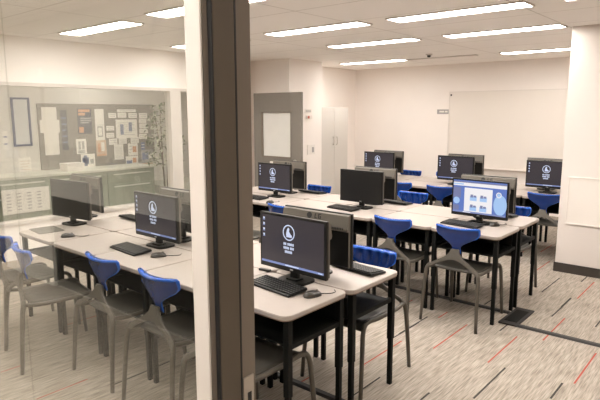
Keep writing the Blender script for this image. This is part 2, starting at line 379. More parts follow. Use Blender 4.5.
m = MB(); m.box(WALL, (-6.5, .70, 2.40), (JX - .03, .83, CEIL)); m.box(WALL, (JX - .03, .70, 2.15), (.18, .83, CEIL)); m.box(WALL, (.18, .70, 0), (4, .83, CEIL)); m.box(WALL, (-11, .70, 0), (-6.5, .83, CEIL)); struct(m.build('wall_front'))

# hallway the camera stands in
HY = -.90
m = MB(); m.box(WAINS, (-11, HY - .1, 0), (4, HY, .90)); m.box(HALLWHITE, (-11, HY - .1, .90), (4, HY, CEIL)); struct(m.build('wall_hall'))
m = MB(); m.box(HALL, (3.9, HY, 0), (4, .7, CEIL)); m.box(HALL, (-11.1, HY, 0), (-11, .7, CEIL)); struct(m.build('wall_hall_ends'))
m = MB(); m.box(TRIM, (-5.16, HY, 0), (3.9, HY + .012, .012), .002); struct(m.build('baseboard_hall'))
m = MB(); m.box(HALLWHITE, (-6.3, HY, .0), (-5.2, HY + .04, 2.1), .004); struct(m.build('door_2'))

# office beyond the left wall
OX = -8.6
m = MB(); m.box(OFFICE, (OX - .1, .83, 0), (OX, 7.2, CEIL)); m.box(OFFICE, (OX, 7.1, 0), (XL - .12, 7.2, CEIL)); struct(m.build('wall_office'))

# ------------------------------------------------------------------ ceiling lights
def clight(x0, y0, x1, y1, label):
    o_ = empty('ceiling_light', ((x0 + x1) / 2, (y0 + y1) / 2, CEIL)); w = (x1 - x0) / 2; h = (y1 - y0) / 2
    mb = MB(); mb.box(LIGHTM, (-w + .012, -h + .012, -.010), (w - .012, h - .012, -.002)); mb.build('diffuser', o_)
    mb = MB()
    for lo, hi in (((-w, -h, -.014), (w, -h + .012, 0)), ((-w, h - .012, -.014), (w, h, 0)), ((-w, -h + .012, -.014), (-w + .012, h - .012, 0)), ((w - .012, -h + .012, -.014), (w, h - .012, 0))): mb.box(TRIM, lo, hi)
    mb.build('frame', o_)
    return tag(o_, label, 'ceiling light', 'ceiling light panels')
def lpx(pts, label, L=1.24, Wd=.25):
    q = [onz(x, y, CEIL) for x, y in pts]; cx = sum(v.x for v in q) / len(q); cy = sum(v.y for v in q) / len(q)
    return clight(cx - L / 2, cy - Wd / 2, cx + L / 2, cy + Wd / 2, label)
lpx([(60, 33.3), (81.7, 35.7), (141.7, 21.7), (120, 19)], 'long lit ceiling panel above the interior window, leftmost of all')
q = onz(145, 13.3, CEIL); clight(q.x, 2.87, q.x + 1.26, 3.12, 'lit ceiling panel running behind the top of the white window post')
lpx([(265.7, 32.7), (278.3, 35.3), (369, 24), (358.3, 20.7)], 'long lit ceiling panel nearest right of the dark door post')
lpx([(391, 16), (400, 20), (526.7, 7.3), (520, 2.7)], 'biggest whole lit ceiling panel, nearest the upper edge at right of centre')
lpx([(445.7, 34), (453.3, 36.7), (562.3, 26.7), (556.7, 24)], 'lit ceiling panel second nearest of those before the white wall block')
lpx([(322.7, 45.7), (334, 47), (423, 39.5), (417, 37.3)], 'lit ceiling panel in the middle of the ceiling, second from the dark post')
clight(-5.84, 7.92, -4.60, 8.17, 'far lit ceiling panel close to the tall grey cabinet')
q = onz(502, 53, CEIL); clight(q.x, q.y - .12, q.x + 1.24, q.y + .13, 'far lit ceiling panel tucked against the top of the white wall block')
q = onz(570, 2, CEIL); clight(q.x, 4.4, q.x + 1.24, 4.65, 'lit ceiling panel just showing at the upper right corner')
q = onz(243, 38.5, CEIL); clight(q.x - 1.24, q.y - .12, q.x, q.y + .13, 'lit ceiling panel mostly hidden by the dark door post')
for x, y in ((-2.6, 2.87), (-1.0, 2.87), (-3.2, 1.45), (-5.2, 1.45)):  # unseen panels added to brighten the near and left desks
    clight(x, y, x + 1.24, y + .25, 'added lit ceiling panel above the entrance side, out of view')
for x in (-7.2, -5.4, -3.6, -1.8, .4): clight(x, -.25, x + 1.24, .0, 'added lit ceiling panel of the hallway behind the camera, unseen')  # unseen panels added so the hallway reflects brightly in the glass
for x, y in ((-8.1, 2.2), (-8.1, 4.6)): clight(x, y, x + 1.24, y + .25, 'added lit ceiling panel of the office behind the interior window, unseen', )  # unseen panels added to brighten the office behind the window
sd = onz(429, 54, CEIL)
m = MB(); m.lathe(TRIM, [(.05, 0), (.05, -.012), (.03, -.02)]); o = m.build('smoke_detector', None, (sd.x, sd.y, CEIL)); tag(o, 'small round smoke detector on the ceiling above the back wall', 'smoke detector')
m = MB(); m.lathe(MARK, [(.028, -.02), (.024, -.045), (.008, -.05)]); m.build('sensor_head', o)
av = onz(404, 58.5, CEIL); bv = onz(482, 55.5, CEIL)
m = MB(); m.box(TRIM, (0, -.05, -.012), (bv.x - av.x, .05, 0), .002); m.box(WBTRIM, (.03, -.02, -.0135), (bv.x - av.x - .03, .02, -.012)); o = m.build('air_diffuser', None, (av.x, (av.y + bv.y) / 2, CEIL)); tag(o, 'thin linear air slot on the ceiling before the back wall', 'air vent')

# ------------------------------------------------------------------ desks
DH = .73
def make_desk():
    root = empty('desk'); w, dd = .588, .512
    m = MB(); m.prism(LAM, rrect(-w / 2, w / 2, -dd / 2, dd / 2, .05, 6), 2, DH - .022, DH, bev=.003)
    m.prism(EDGE, rrect(-w / 2 + .002, w / 2 - .002, -dd / 2 + .002, dd / 2 - .002, .05, 6), 2, DH - .027, DH - .0221); m.build('tabletop', root)
    for sx in (-1, 1):
        for sy in (-1, 1):
            m = MB(); cx, cy = sx * (w / 2 - .031), sy * (dd / 2 - .045)
            m.box(BLACKM, (cx - .017, cy - .017, .30), (cx + .017, cy + .017, DH - .0272), .003)
            m.box(BLACKM, (cx - .0135, cy - .0135, 0), (cx + .0135, cy + .0135, .30), .003); m.build('leg', root)
        m = MB(); cx = sx * (w / 2 - .031); m.box(BLACKM, (cx - .012, -dd / 2 + .063, .545), (cx + .012, dd / 2 - .063, .572), .002)
        m.build('side_rail', root)
    m = MB(); m.box(BLACKM, (-w / 2 + .058, -dd / 2 + .06, .552), (w / 2 - .058, dd / 2 - .03, .562), .002)
    m.box(BLACKM, (-w / 2 + .058, dd / 2 - .04, .562), (w / 2 - .058, dd / 2 - .03, .67), .002); m.build('book_shelf', root)
    return root
desk0 = make_desk(); used = [0]
ords = ['rightmost', 'second from the right', 'third from the right', 'fourth from the right', 'fifth from the right', 'sixth from the right']
def desk(x, y, face, label, group):
    o_ = desk0 if not used[0] else dup(desk0); used[0] = 1
    o_.location = (x, y, 0); o_.rotation_euler = (0, 0, 0 if face > 0 else PI); return tag(o_, label, 'desk', group)
PW = .592
R1X, R2X, R3X = -1.64, -1.500, -1.52
R1F, R1B, R2F, R2B, R3F, R3B = 2.085, 2.605, 4.395, 4.915, 6.70, 7.22
for rx, yf, yb, n, nm in ((R1X, R1F, R1B, 5, 'nearest row'), (R2X, R2F, R2B, 6, 'middle row'), (R3X, R3F, R3B, 5, 'far row')):
    for k in range(n):
        x = rx - PW * (k + .5)
        desk(x, yf, 1, f'white-topped black desk in the {nm}, near side, {ords[k]}', f'desks of the {nm}')
        desk(x + (.015 if rx == R1X else 0), yb, -1, f'white-topped black desk in the {nm}, far side, {ords[k]}', f'desks of the {nm}')

# ------------------------------------------------------------------ chairs
def make_chair():
    root = empty('chair')
    yb = lambda z: -.205 - (.66 - z) * .26
    # backrest: wide rounded top narrowing to a tongue
    nu, nv = 36, 16
    t = MB(); mi = t.mi(BLUE); bm = t.bm; F_, B_ = [], []
    z0, z1 = .575, .800
    for j in range(nv + 1):
        v = j / nv; z = z0 + (z1 - z0) * v
        s = min(1, max(0, (v - .22) / .54)); s = s * s * (3 - 2 * s)
        hw = .036 + (.186 - .036) * s
        if v > .93: hw -= .012 * ((v - .93) / .07) ** 2
        rf, rb = [], []
        for i in range(nu + 1):
            u = -1 + 2 * i / nu; x = u * hw
            zz = z + (-.010 * (1 - (x / .186) ** 2) * max(0, v - .5) * 2)
            yc = -.205 - (z - .66) * .22 + 1.35 * x * x
            rib = .012 * math.cos(x / .186 * 5.5 * PI) * s * (1 - max(0, (v - .82) / .18))
            th = .007 + .013 * max(0, (v - .80) / .20)
            edge = .35 + .65 * (1 - abs(u) ** 8)
            rf.append(bm.verts.new((x, yc + th * edge + rib, zz))); rb.append(bm.verts.new((x, yc - th * edge, zz)))
        F_.append(rf); B_.append(rb)
    edge_v = {id(v) for R_ in F_ + B_ for v in (R_[0], R_[1], R_[-1], R_[-2])}
    for j in range(nv):
        for i in range(nu):
            bm.faces.new((F_[j][i + 1], F_[j][i], F_[j + 1][i], F_[j + 1][i + 1])); bm.faces.new((B_[j][i], B_[j][i + 1], B_[j + 1][i + 1], B_[j + 1][i]))
        bm.faces.new((F_[j][0], B_[j][0], B_[j + 1][0], F_[j + 1][0])); bm.faces.new((B_[j][nu], F_[j][nu], F_[j + 1][nu], B_[j + 1][nu]))
    for i in range(nu):
        bm.faces.new((F_[nv][i + 1], F_[nv][i], B_[nv][i], B_[nv][i + 1])); bm.faces.new((F_[0][i], F_[0][i + 1], B_[0][i + 1], B_[0][i]))
    ri = t.mi(BLUE_EDGE_LIT); cut = z0 + (z1 - z0) * .9
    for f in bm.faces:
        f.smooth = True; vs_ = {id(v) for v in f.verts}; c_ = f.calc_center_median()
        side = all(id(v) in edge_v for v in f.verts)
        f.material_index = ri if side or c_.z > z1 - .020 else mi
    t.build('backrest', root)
    # inverted-Y back frame
    up_ = [(.033, .615), (.036, .60), (.045, .58), (.072, .553), (.12, .523), (.175, .492), (.217, .458)]
    lw_ = [(.196, .440), (.150, .474), (.10, .502), (.05, .524), (.0, .532)]
    half = up_ + lw_
    outline = half + [(-x, z) for x, z in half[::-1][1:]]
    m = MB(); m.prism(CHG, outline, 1, -.013, .013, bev=.006)
    for v in m.bm.verts: v.co.y += yb(v.co.z)
    for f in m.bm.faces: f.smooth = abs(f.normal.y) < .9
    m.build('back_frame', root)
    for s in (-1, 1):
        m = MB(); m.tube(CHG, [(s * .190, yb(.478), .478), (s * .207, yb(.452), .452), (s * .218, -.268, .415), (s * .225, -.283, .28), (s * .236, -.305, 0)], [.012, .0165, .016, .0145, .0125], 10, 4); m.build('leg', root)
        m = MB(); m.tube(CHG, [(s * .207, yb(.452), .452), (s * .208, -.16, .438), (s * .206, .02, .436), (s * .204, .145, .444), (s * .207, .195, .436), (s * .212, .222, .395), (s * .217, .235, .30), (s * .228, .262, 0)], [.014, .014, .014, .0145, .015, .015, .0145, .0125], 10, 4); m.build('leg', root)
    m = MB(); n = 10; bm = m.bm; i_ = m.mi(SEATG); top, bot = [], []
    for j in range(n + 1):
        v = j / n; y = -.205 + v * .425; a, bq = [], []
        hw = .200 - .03 * max(0, (.25 - v) / .25) ** 2
        for i in range(n + 1):
            u = -1 + 2 * i / n; x = u * hw
            z = .452 - .014 * (1 - u * u) * (1 - ((v - .42) / .6) ** 2) - .035 * max(0, (v - .82) / .18) ** 2
            a.append(bm.verts.new((x, y, z))); bq.append(bm.verts.new((x, y, z - .014)))
        top.append(a); bot.append(bq)
    for j in range(n):
        for i in range(n):
            bm.faces.new((top[j][i], top[j][i + 1], top[j + 1][i + 1], top[j + 1][i])); bm.faces.new((bot[j][i + 1], bot[j][i], bot[j + 1][i], bot[j + 1][i + 1]))
        bm.faces.new((bot[j][0], top[j][0], top[j + 1][0], bot[j + 1][0])); bm.faces.new((top[j][n], bot[j][n], bot[j + 1][n], top[j + 1][n]))
    for i in range(n):
        bm.faces.new((top[0][i + 1], top[0][i], bot[0][i], bot[0][i + 1])); bm.faces.new((top[n][i], top[n][i + 1], bot[n][i + 1], bot[n][i]))
    for f in bm.faces: f.smooth = True; f.material_index = i_
    m.build('seat', root)
    return root
chair0 = make_chair(); usedc = [0]
def chair(x, y, deg, label, group):
    o_ = chair0 if not usedc[0] else dup(chair0); usedc[0] = 1
    o_.location = (x, y, 0); o_.rotation_euler = (0, 0, R(deg)); return tag(o_, label, 'chair', group)
g1, g2, g3 = 'blue-backed chairs of the nearest row', 'blue-backed chairs of the middle row', 'blue-backed chairs of the far row'
chair(-3.735, 1.715, -10, 'blue-backed grey chair turned and pulled out, nearest the left edge behind the glass', g1)
chair(-4.32, 1.79, 0, 'blue-backed grey chair at the farthest left desk behind the glass, cut by the edge', g1)
chair(-3.125, 1.93, 0, 'blue-backed grey chair behind the glass, left of the one beside the white post', g1)
chair(-2.53, 1.93, 0, 'blue-backed grey chair behind the glass, right beside the white post', g1)
chair(-1.94, 1.885, 0, 'dark grey chair whose seat shows under the nearest desk by the strike plate', g1)
chair(-1.915, 2.80, 180, 'chair with ribbed blue backrest facing us behind the nearest desk pair', g1)
chair(-1.796, 4.23, 0, 'blue-backed chair in front of the lit web-page monitor', g2)
chair(-2.39, 4.23, 0, 'blue-backed chair left of the one at the web-page monitor', g2)
chair(-3.565, 4.10, 0, 'blue-backed chair showing a sliver beside the monitor with the round maker mark', g2)
chair(-4.045, 3.885, 0, 'blue-backed chair touching the dark door post, at the middle row', g2)
chair(-4.164, 5.08, 180, 'chair whose blue top shows right of the monitor before the grey door', g2)
chair(-2.985, 5.30, 180, 'chair with crinkled blue back facing us, right of the blank black monitor', g2)
chair(-1.81, 5.10, 180, 'chair with blue back showing behind the lit web-page monitor', g2)
chair(-3.60, 6.42, 0, 'blue-backed chair in the far row, right beside the blank monitor top', g3)
chair(-3.00, 6.38, 0, 'blue-backed chair in the far row before the middle far monitor', g3)
chair(-1.825, 6.55, 0, 'blue-backed chair in the far row beside the white wall block', g3)
chair(-4.18, 7.40, 180, 'far chair whose blue top shows right of the leftmost far monitor', g3)
chair(-3.61, 7.50, 180, 'far chair whose blue top shows left of the middle far monitor', g3)

# ------------------------------------------------------------------ monitors
SW, SH = .510, .326
def screen_mesh(kind):
    m = MB(); w, h = SW - .030, SH - .042; x0, z0 = -w / 2, 0
    base = {'logo': SCR, 'web': WEBBG, 'off': OFFS}[kind]
    m.box(base, (x0, -.002, z0), (x0 + w, .0, z0 + h))
    def rect(mt, u0, u1, v0, v1, lv=1): y = -.002 - .0004 * lv; m.quad(mt, [(x0 + u0 * w, y, h - v1 * h), (x0 + u1 * w, y, h - v1 * h), (x0 + u1 * w, y, h - v0 * h), (x0 + u0 * w, y, h - v0 * h)])
    def disc(mt, u, v, r, lv=1, n=24, r1=0, sq=1.):
        y = -.002 - .0004 * lv; cx, cz = x0 + u * w, h - v * h
        for k in range(n):
            a, bq = 2 * PI * k / n, 2 * PI * (k + 1) / n
            P = lambda rr, aa: (cx + rr * math.cos(aa), y, cz + rr * math.sin(aa) * sq)
            if r1: m.quad(mt, [P(r1, a), P(r, a), P(r, bq), P(r1, bq)])
            else: m.quad(mt, [(cx, y, cz), P(r, a), P(r, bq)])
    if kind == 'logo':
        disc(WHT, .46, .30, .046, n=32, r1=.039)
        cx, cz = x0 + .46 * w, h - .30 * h; y = -.0026
        pts = [(-.014, .016), (-.004, .030), (.006, .024), (.003, .008), (.012, -.004), (.026, -.016), (.022, -.026), (-.018, -.026), (-.020, -.010)]
        m.quad(WHT, [(cx + a, y, cz + bq) for a, bq in pts])
        for v, segs in ((.535, (.0, .30, .38, 1.)), (.615, (.0, .55, .63, 1.)), (.695, (.12, .84))):
            for k in range(0, len(segs), 2):
                a, bq = segs[k], segs[k + 1]; n = max(2, int((bq - a) / .11))
                for j in range(n):
                    u0 = .375 + .17 * (a + (bq - a) * j / n); u1 = .375 + .17 * (a + (bq - a) * (j + .78) / n)
                    rect(WHT, u0, u1, v - .026, v + .026)
        for k in range(4): rect(WHT, .030, .058, .055 + .115 * k, .095 + .115 * k); rect(TBAR, .026, .062, .102 + .115 * k, .118 + .115 * k)
        rect(TBAR, 0, 1, .955, 1.0); rect(WHT, .40, .62, .965, .99, 2); rect(WHT, .92, .98, .968, .99, 2)
    if kind == 'web':
        rect(WEBGR, 0, 1, .03, .07); rect(WEBW, 0, 1, .07, .17); rect(WEBL, 0, .2, .10, .14, 2)
        rect(WEBGR, 0, .15, .22, .55); rect(WEBGR, 0, .12, .78, .94)
        rect(WEBW, .22, .75, .22, .95, 2)
        for u in (.33, .52):
            for v in (.47, .78):
                rect(WEBL, u, u + .13, v, v + .14, 3); rect(WEBGR, u + .01, u + .06, v - .05, v + .04, 4); rect(WEBGR, u + .07, u + .12, v - .03, v + .03, 4)
        disc(WEBL, .07, .64, .030, 2); disc(WEBL, .895, .66, .058, 2, sq=1.5); disc(WEBW, .865, .36, .024, 3, r1=.016); disc(WEBL, .865, .36, .014, 3)
        rect(TBAR, 0, 1, .955, 1.0, 3); rect(WEBW, .2, .35, .965, .99, 4)
    return m.build('screen')
scr0 = {}
def make_monitor(kind, back=False):
    root = empty('monitor')
    hd = .060
    # housing: front slab tilted a little back is kept upright for a flat desk monitor
    m = MB()
    zb = hd; w = SW / 2
    m.box(MONB, (-w, -.010, zb), (w, .012, zb + SH), .004)
    m.build('housing', root)
    m = MB()
    # rear shell: pale top band with rounded lip, recessed dark lower half
    m.prism(MONG, [(.0121, zb + SH - .006), (.030, zb + SH - .012), (.046, zb + SH - .085), (.044, zb + SH - .098), (.036, zb + SH - .104), (.0121, zb + SH - .104)], 0, -w + .006, w - .006)
    m.prism(MONB, [(.0121, zb + SH - .1042), (.026, zb + SH - .1042), (.022, zb + .10), (.018, zb + .01), (.0121, zb + .006)], 0, -w + .010, w - .010)
    m.box(MONG, (-w + .006, .0121, zb + .008), (-w + .0098, .028, zb + SH - .1045)); m.box(MONG, (w - .0098, .0121, zb + .008), (w - .006, .028, zb + SH - .1045))
    sh = m.build('rear_shell', root)
    m = MB()
    for k in range(9): m.box(MARK, (-.17 + k * .012 - .05, .043, zb + SH - .092), (-.163 + k * .012 - .05, .0475, zb + SH - .080))
    m.build('vent', sh)
    # maker mark: round emblem and two letters following the slope of the shell
    cz = zb + SH - .034
    E_ = [(.032 + .016 * math.cos(2 * PI * k / 24), .016 * math.sin(2 * PI * k / 24)) for k in range(24)]
    L_ = [(-.002, .013), (-.008, .013), (-.008, -.008), (-.018, -.008), (-.018, -.013), (-.002, -.013)]
    G_ = [(-.024, .013), (-.042, .013), (-.042, .008), (-.030, .008), (-.030, -.008), (-.037, -.008), (-.037, -.003), (-.033, -.003), (-.033, .002), (-.042, .002), (-.042, -.013), (-.024, -.013)]
    for nm, pts in (('emblem', E_), ('letter', L_), ('letter', G_)) if back else ():
        m = MB(); m.prism(MARK, [(.005 + (a - .005) * 1.2, cz + bq * 1.1) for a, bq in pts], 1, .030, .040)
        for v in m.bm.verts:
            v.co.y = (.0312 if v.co.y > .035 else .0290) + (zb + SH - .012 - v.co.z) / .073 * .016
        m.build(nm, sh)
    m = MB(); m.box(MONB, (-.028, .006, .016), (.028, .030, zb + .06), .004); m.box(MONB, (-.05, .0121, zb + .03), (.05, .028, zb + .10), .004); m.build('stand_neck', root)
    m = MB(); m.prism(MONB, rrect(-.10, .10, -.05, .105, .045, 6), 2, 0, .014, bev=.003); m.prism(MONB, rrect(-.045, .045, -.02, .05, .015, 4), 2, .0141, .024, bev=.002); m.build('stand_base', root)
    if kind not in scr0: s = scr0[kind] = screen_mesh(kind)
    else: s = scr0[kind].copy(); C.objects.link(s)
    s.parent = root; s.location = (0, -.0104, zb + .028)
    if not back:
        m = MB(); m.box(PAPG, (-.012, -.0115, zb + .010), (.012, -.0104, zb + .017)); m.build('badge', root)
    return root
protos = {}
def monitor(x, y, deg, kind, back, label, tilt=0, z=DH):
    k = (kind, back)
    if k not in protos: o_ = protos[k] = make_monitor(kind, back)
    else: o_ = dup(protos[k])
    o_.location = (x, y, z + .0005); o_.rotation_euler = (0, 0, R(deg)); return tag(o_, label, 'monitor', 'computer monitors on the desks')
# back-to-back pairs
monitor(-1.985, 2.27, -2, 'logo', False, 'large near monitor with a round white emblem, in front of the door post')
monitor(-2.01, 2.53, 180, 'off', True, 'grey-backed monitor with a round maker mark, right behind the nearest screen')
monitor(-3.29, 2.27, 0, 'logo', False, 'monitor with white emblem seen through the glass next to the post')
monitor(-3.33, 2.55, 180, 'off', True, 'rear of a monitor seen through the glass beside the white post, behind the emblem screen')
monitor(-4.53, 2.26, 8, 'off', False, 'dark blank monitor seen through the glass, leftmost of all')
monitor(-4.78, 2.56, 180, 'off', True, 'grey-backed monitor seen through the glass, right behind the leftmost blank screen')
monitor(-1.835, 4.55, -3, 'web', False, 'brightly lit monitor showing a blue and white web page')
monitor(-1.90, 4.90, 180, 'off', True, 'rear of a monitor right behind the lit web-page screen')
monitor(-3.06, 4.55, 0, 'off', False, 'blank black monitor in the middle of the middle row')
monitor(-3.11, 4.90, 180, 'off', True, 'rear of a monitor right behind the blank black screen of the middle row')
monitor(-4.25, 4.55, 0, 'logo', False, 'monitor with white emblem in front of the open grey door')
monitor(-4.34, 4.92, 180, 'off', True, 'rear of a monitor peeking from behind the emblem screen near the grey door')
monitor(-4.30, 6.85, 0, 'logo', False, 'far emblem monitor above the blank black one, leftmost in the far row')
monitor(-4.36, 7.22, 180, 'off', True, 'rear of a monitor behind the leftmost far emblem screen')
monitor(-3.11, 6.85, 0, 'logo', False, 'far emblem monitor in the middle, just above the lit web page')
monitor(-3.13, 7.22, 180, 'off', True, 'rear of a monitor behind the middle far emblem screen')
monitor(-1.94, 6.85, 0, 'logo', False, 'far emblem monitor beside the white wall block')
monitor(-2.05, 7.22, 180, 'off', True, 'rear of a monitor behind the emblem screen by the white wall block')

# ------------------------------------------------------------------ keyboards, mice, small things
def make_keyboard():
    root = empty('keyboard'); w, dd = .345, .14
    M_ = Matrix.Rotation(R(4), 4, 'X')
    m = MB(); m.box(KEYB, (-w / 2, -dd / 2, .002), (w / 2, dd / 2, .014), .004, M_); m.build('body', root)
    m = MB(); rows, cols = 6, 17
    for r_ in range(rows):
        y = dd / 2 - .014 - r_ * .0205
        c = 0
        while c < cols:
            span = 6 if (r_ == rows - 1 and c == 4) else 1
            x0 = -w / 2 + .010 + c * .02; x1 = x0 + .02 * span - .003
            m.box(KEYC, (x0, y - .0085, .014), (x1, y + .0085, .0195), 0, M_)
            if span == 1 and (r_ + c) % 1 == 0:
                t = Vector((x0 + .005, y - .003, .0197)); 
                m.quad(KEYL, [M_ @ (t + Vector(q_)) for q_ in ((0, 0, 0), (.007, 0, 0), (.007, .006, 0), (0, .006, 0))])
            c += span
    m.build('keys', root)
    return root
kb0 = make_keyboard(); uk = [0]
def keyboard(x, y, deg, label):
    o_ = kb0 if not uk[0] else dup(kb0); uk[0] = 1
    o_.location = (x, y, DH + .004); o_.rotation_euler = (0, 0, R(deg)); tag(o_, label, 'keyboard', 'black keyboards on the desks')
keyboard(-1.985, 2.135, -6, 'black keyboard below the large near emblem monitor')
keyboard(-3.34, 2.08, -4, 'black keyboard seen through the glass below the emblem monitor')
keyboard(-1.92, 4.405, -8, 'black keyboard below the lit web-page monitor')
keyboard(-3.17, 4.405, -8, 'keyboard below the blank black monitor of the middle row')
keyboard(-4.36, 4.33, -5, 'black keyboard below the emblem monitor near the grey door')
keyboard(-1.85, 2.72, 172, 'black keyboard on the back desk right of the grey-backed monitor')
keyboard(-4.12, 5.075, 176, 'dark keyboard on the back desk below the rear of the monitor near the grey door')
keyboard(-1.86, 5.06, 176, 'black keyboard behind the lit web-page monitor')
keyboard(-2.95, 5.05, 176, 'black keyboard right behind the blank black monitor of the middle row')
keyboard(-4.32, 2.75, 176, 'dark keyboard seen through the glass behind the leftmost blank monitor')
def make_mouse():
    root = empty('mouse'); m = MB(); bm = m.bm; nu, nv = 14, 12; rings = []
    i_ = m.mi(MOUS)
    for j in range(nv + 1):
        v = j / nv; y = -.055 + .11 * v; e = math.sqrt(max(0, 1 - ((v - .5) / .5) ** 2)) ** .7
        hw = .030 * e + .0005; hh = .034 * e * (1 - .25 * v) + .0005
        rings.append([bm.verts.new((hw * math.cos(PI * k / nu), y, max(0, hh * math.sin(PI * k / nu)) + .001)) for k in range(nu + 1)])
    for j in range(nv):
        for k in range(nu): bm.faces.new((rings[j][k], rings[j][k + 1], rings[j + 1][k + 1], rings[j + 1][k])).smooth = True
        bm.faces.new((rings[j][0], rings[j + 1][0], rings[j + 1][nu], rings[j][nu]))
    for f in bm.faces: f.material_index = i_
    m.build('body', root)
    m = MB(); m.lathe(KEYL, [(.008, -.004), (.010, 0), (.008, .004)], M=Matrix.Translation((0, .028, .024)) @ Matrix.Rotation(R(90), 4, 'Y')); m.build('scroll_wheel', root)
    m = MB(); m.tube(KEYB, [(0, .053, .006), (.008, .08, .003), (.02, .11, .003), (.012, .14, .003), (-.02, .155, .003)], .0022, 6); m.build('cord', root)
    return root
ms0 = make_mouse(); um = [0]
def mouse(px, py, deg, label):
    o_ = ms0 if not um[0] else dup(ms0); um[0] = 1
    p = onz(px, py, DH + .012); o_.location = (p.x, p.y, DH); o_.rotation_euler = (0, 0, R(deg)); tag(o_, label, 'mouse', 'computer mice on the desks')
mouse(312.5, 294, -18, 'dark mouse right of the near keyboard on the nearest desk corner')
mouse(158.5, 255, -30, 'dark mouse seen through the glass beside the keyboard')
mouse(68, 235.5, -30, 'grey mouse seen through the glass beside the square mouse pad')
mouse(494.5, 224.5, -20, 'dark mouse right of the keyboard at the lit web-page monitor')
mouse(270, 202, 0, 'dark mouse below the emblem monitor near the grey door')
pa, pb, pc = onz(32, 230, DH), onz(60, 233, DH), onz(45, 226, DH)
m = MB(); m.prism(PADM, rrect(-.13, .13, -.10, .10, .012, 3), 2, 0, .004); o = m.build('mouse_pad', None, (-4.47, 2.015, DH + .0005)); o.rotation_euler = (0, 0, R(-6)); tag(o, 'square grey mouse pad on the left desk behind the glass', 'mouse pad')
# small black clip left of the near keyboard
p = onz(265, 271, DH); m = MB(); m.box(MONB, (-.04, -.012, 0), (.04, .012, .014), .003, Matrix.Rotation(R(8), 4, 'Z')); o = m.build('card_reader', None, (p.x, p.y, DH + .0005)); tag(o, 'small black card reader lying left of the near keyboard', 'card reader')

# floor cable covers and floor box
def strip(y, x0, x1, label, w=.06):
    m = MB(); n = w / 2; m.prism(CABLEC, [(y - n, .0013), (y + n, .0013), (y + n * .55, .014), (y - n * .55, .014)], 0, x0, x1); o_ = m.build('cable_cover'); tag(o_, label, 'cable cover', 'dark floor cable covers')
strip(4.29, -1.36, .8, 'dark cable cover strip running out to the right edge across the carpet')
strip(4.53, -4.6, -1.515, 'dark cable cover strip on the carpet under the middle row desks')
strip(2.44, -4.5, -1.70, 'dark cable cover strip on the carpet under the nearest row desks')
o = empty('floor_box', (-1.435, 4.475, .0013)); tag(o, 'dark flat floor outlet box at the end of the cable cover strips', 'floor outlet')
m = MB(); m.box(CABLEC, (-.075, -.22, 0), (.075, .22, .012), .004); m.build('lid', o)
m = MB(); m.box(BLACKM, (-.05, -.15, .0121), (.05, .15, .015), .002); m.build('cover_plate', o)

# ------------------------------------------------------------------ office things behind the interior window
bz1 = 1.83
a = onx(36, 104, OX); c = onx(152, 104, OX)
pb_ = empty('bulletin_board', (OX, (a.y + c.y) / 2, .95)); tag(pb_, 'wide taupe bulletin board behind the interior window', 'bulletin board')
m = MB(); m.box(BOARD, (.0006, a.y - pb_.location.y, -.147), (.025, c.y - pb_.location.y, .885), .003); m.build('panel', pb_)
def paper(x0, y0, x1, y1, label, mt=PAP, marks=(), lift=.0255):
    p_, q_ = onx(x0, y0, OX + .03), onx(x1, y1, OX + .03); o_ = empty('paper', (OX + lift, (p_.y + q_.y) / 2, (p_.z + q_.z) / 2)); w = abs(q_.y - p_.y) / 2; h = abs(p_.z - q_.z) / 2
    mb = MB(); mb.box(mt, (0, -w, -h), (.0025, w, h)); 
    for mm, u0, u1, v0, v1 in marks: mb.box(mm, (.0025, u0 * w, v0 * h), (.0032, u1 * w, v1 * h))
    mb.build('sheet', o_); return tag(o_, label, 'paper', 'papers on the bulletin board')
def lines(n, mt=PAPG, u0=-.75, u1=.75, v0=-.75, v1=.75):
    return [(mt, u0, u1 - (.3 if k % 3 == 2 else 0), v1 - (v1 - v0) * (k + .5) / n - .16 / n, v1 - (v1 - v0) * (k + .5) / n + .16 / n) for k in range(n)]
P5 = lambda x, y: (60 + x / 5, 90 + y / 5)
def pp(x0, y0, x1, y1, *aa, **kw): (u0, v0), (u1, v1) = P5(x0, y0), P5(x1, y1); return paper(u0, v0, u1, v1, *aa, **kw)
paper(41, 107, 57, 120, 'blank white sheet topmost of the three at the left of the bulletin board')
paper(39.5, 120, 60, 132.5, 'widest blank white sheet at the left of the bulletin board', lift=.0285)
paper(44, 132.5, 60, 154.5, 'lowest of the blank white sheets at the left of the bulletin board')
pp(0, 100, 45, 300, 'tall dark grey-blue poster on the bulletin board', PAPD, lines(5, PAPB))
pp(84, 92, 162, 218, 'dark poster with orange lettering on the bulletin board', PAPD, [(PAPO, -.85, .8, .72, .92), (PAPO, -.85, .1, .45, .66), (PAPO, -.85, -.2, -.9, -.45)] + lines(3, PAPG, -.6, .9, -.2, .3))
pp(172, 95, 226, 250, 'tall white sheet with a round grey print on the bulletin board', PAP, [(PAPG, -.6, -.4, -.8, -.1), (PAPG, .4, .6, -.8, -.1), (PAPG, -.4, .4, -.2, -.1), (PAPG, -.4, .4, -.8, -.7), (PAPG, -.9, .9, -.03, -.01)])
pp(180, 252, 235, 328, 'tan printed sheet with orange marks on the bulletin board', PAPT, [(PAPO, -.7, -.2, -.5, .6), (PAP, 0, .6, -.4, .7), (PAPO, -.9, .9, -.95, -.8)])
pp(80, 246, 135, 318, 'white sheet with a grey block print on the bulletin board', PAP, [(PAPG, -.6, -.15, -.4, .7), (PAPG, .1, .6, -.4, .7)] + lines(2, PAPG, -.7, .7, -.9, -.5))
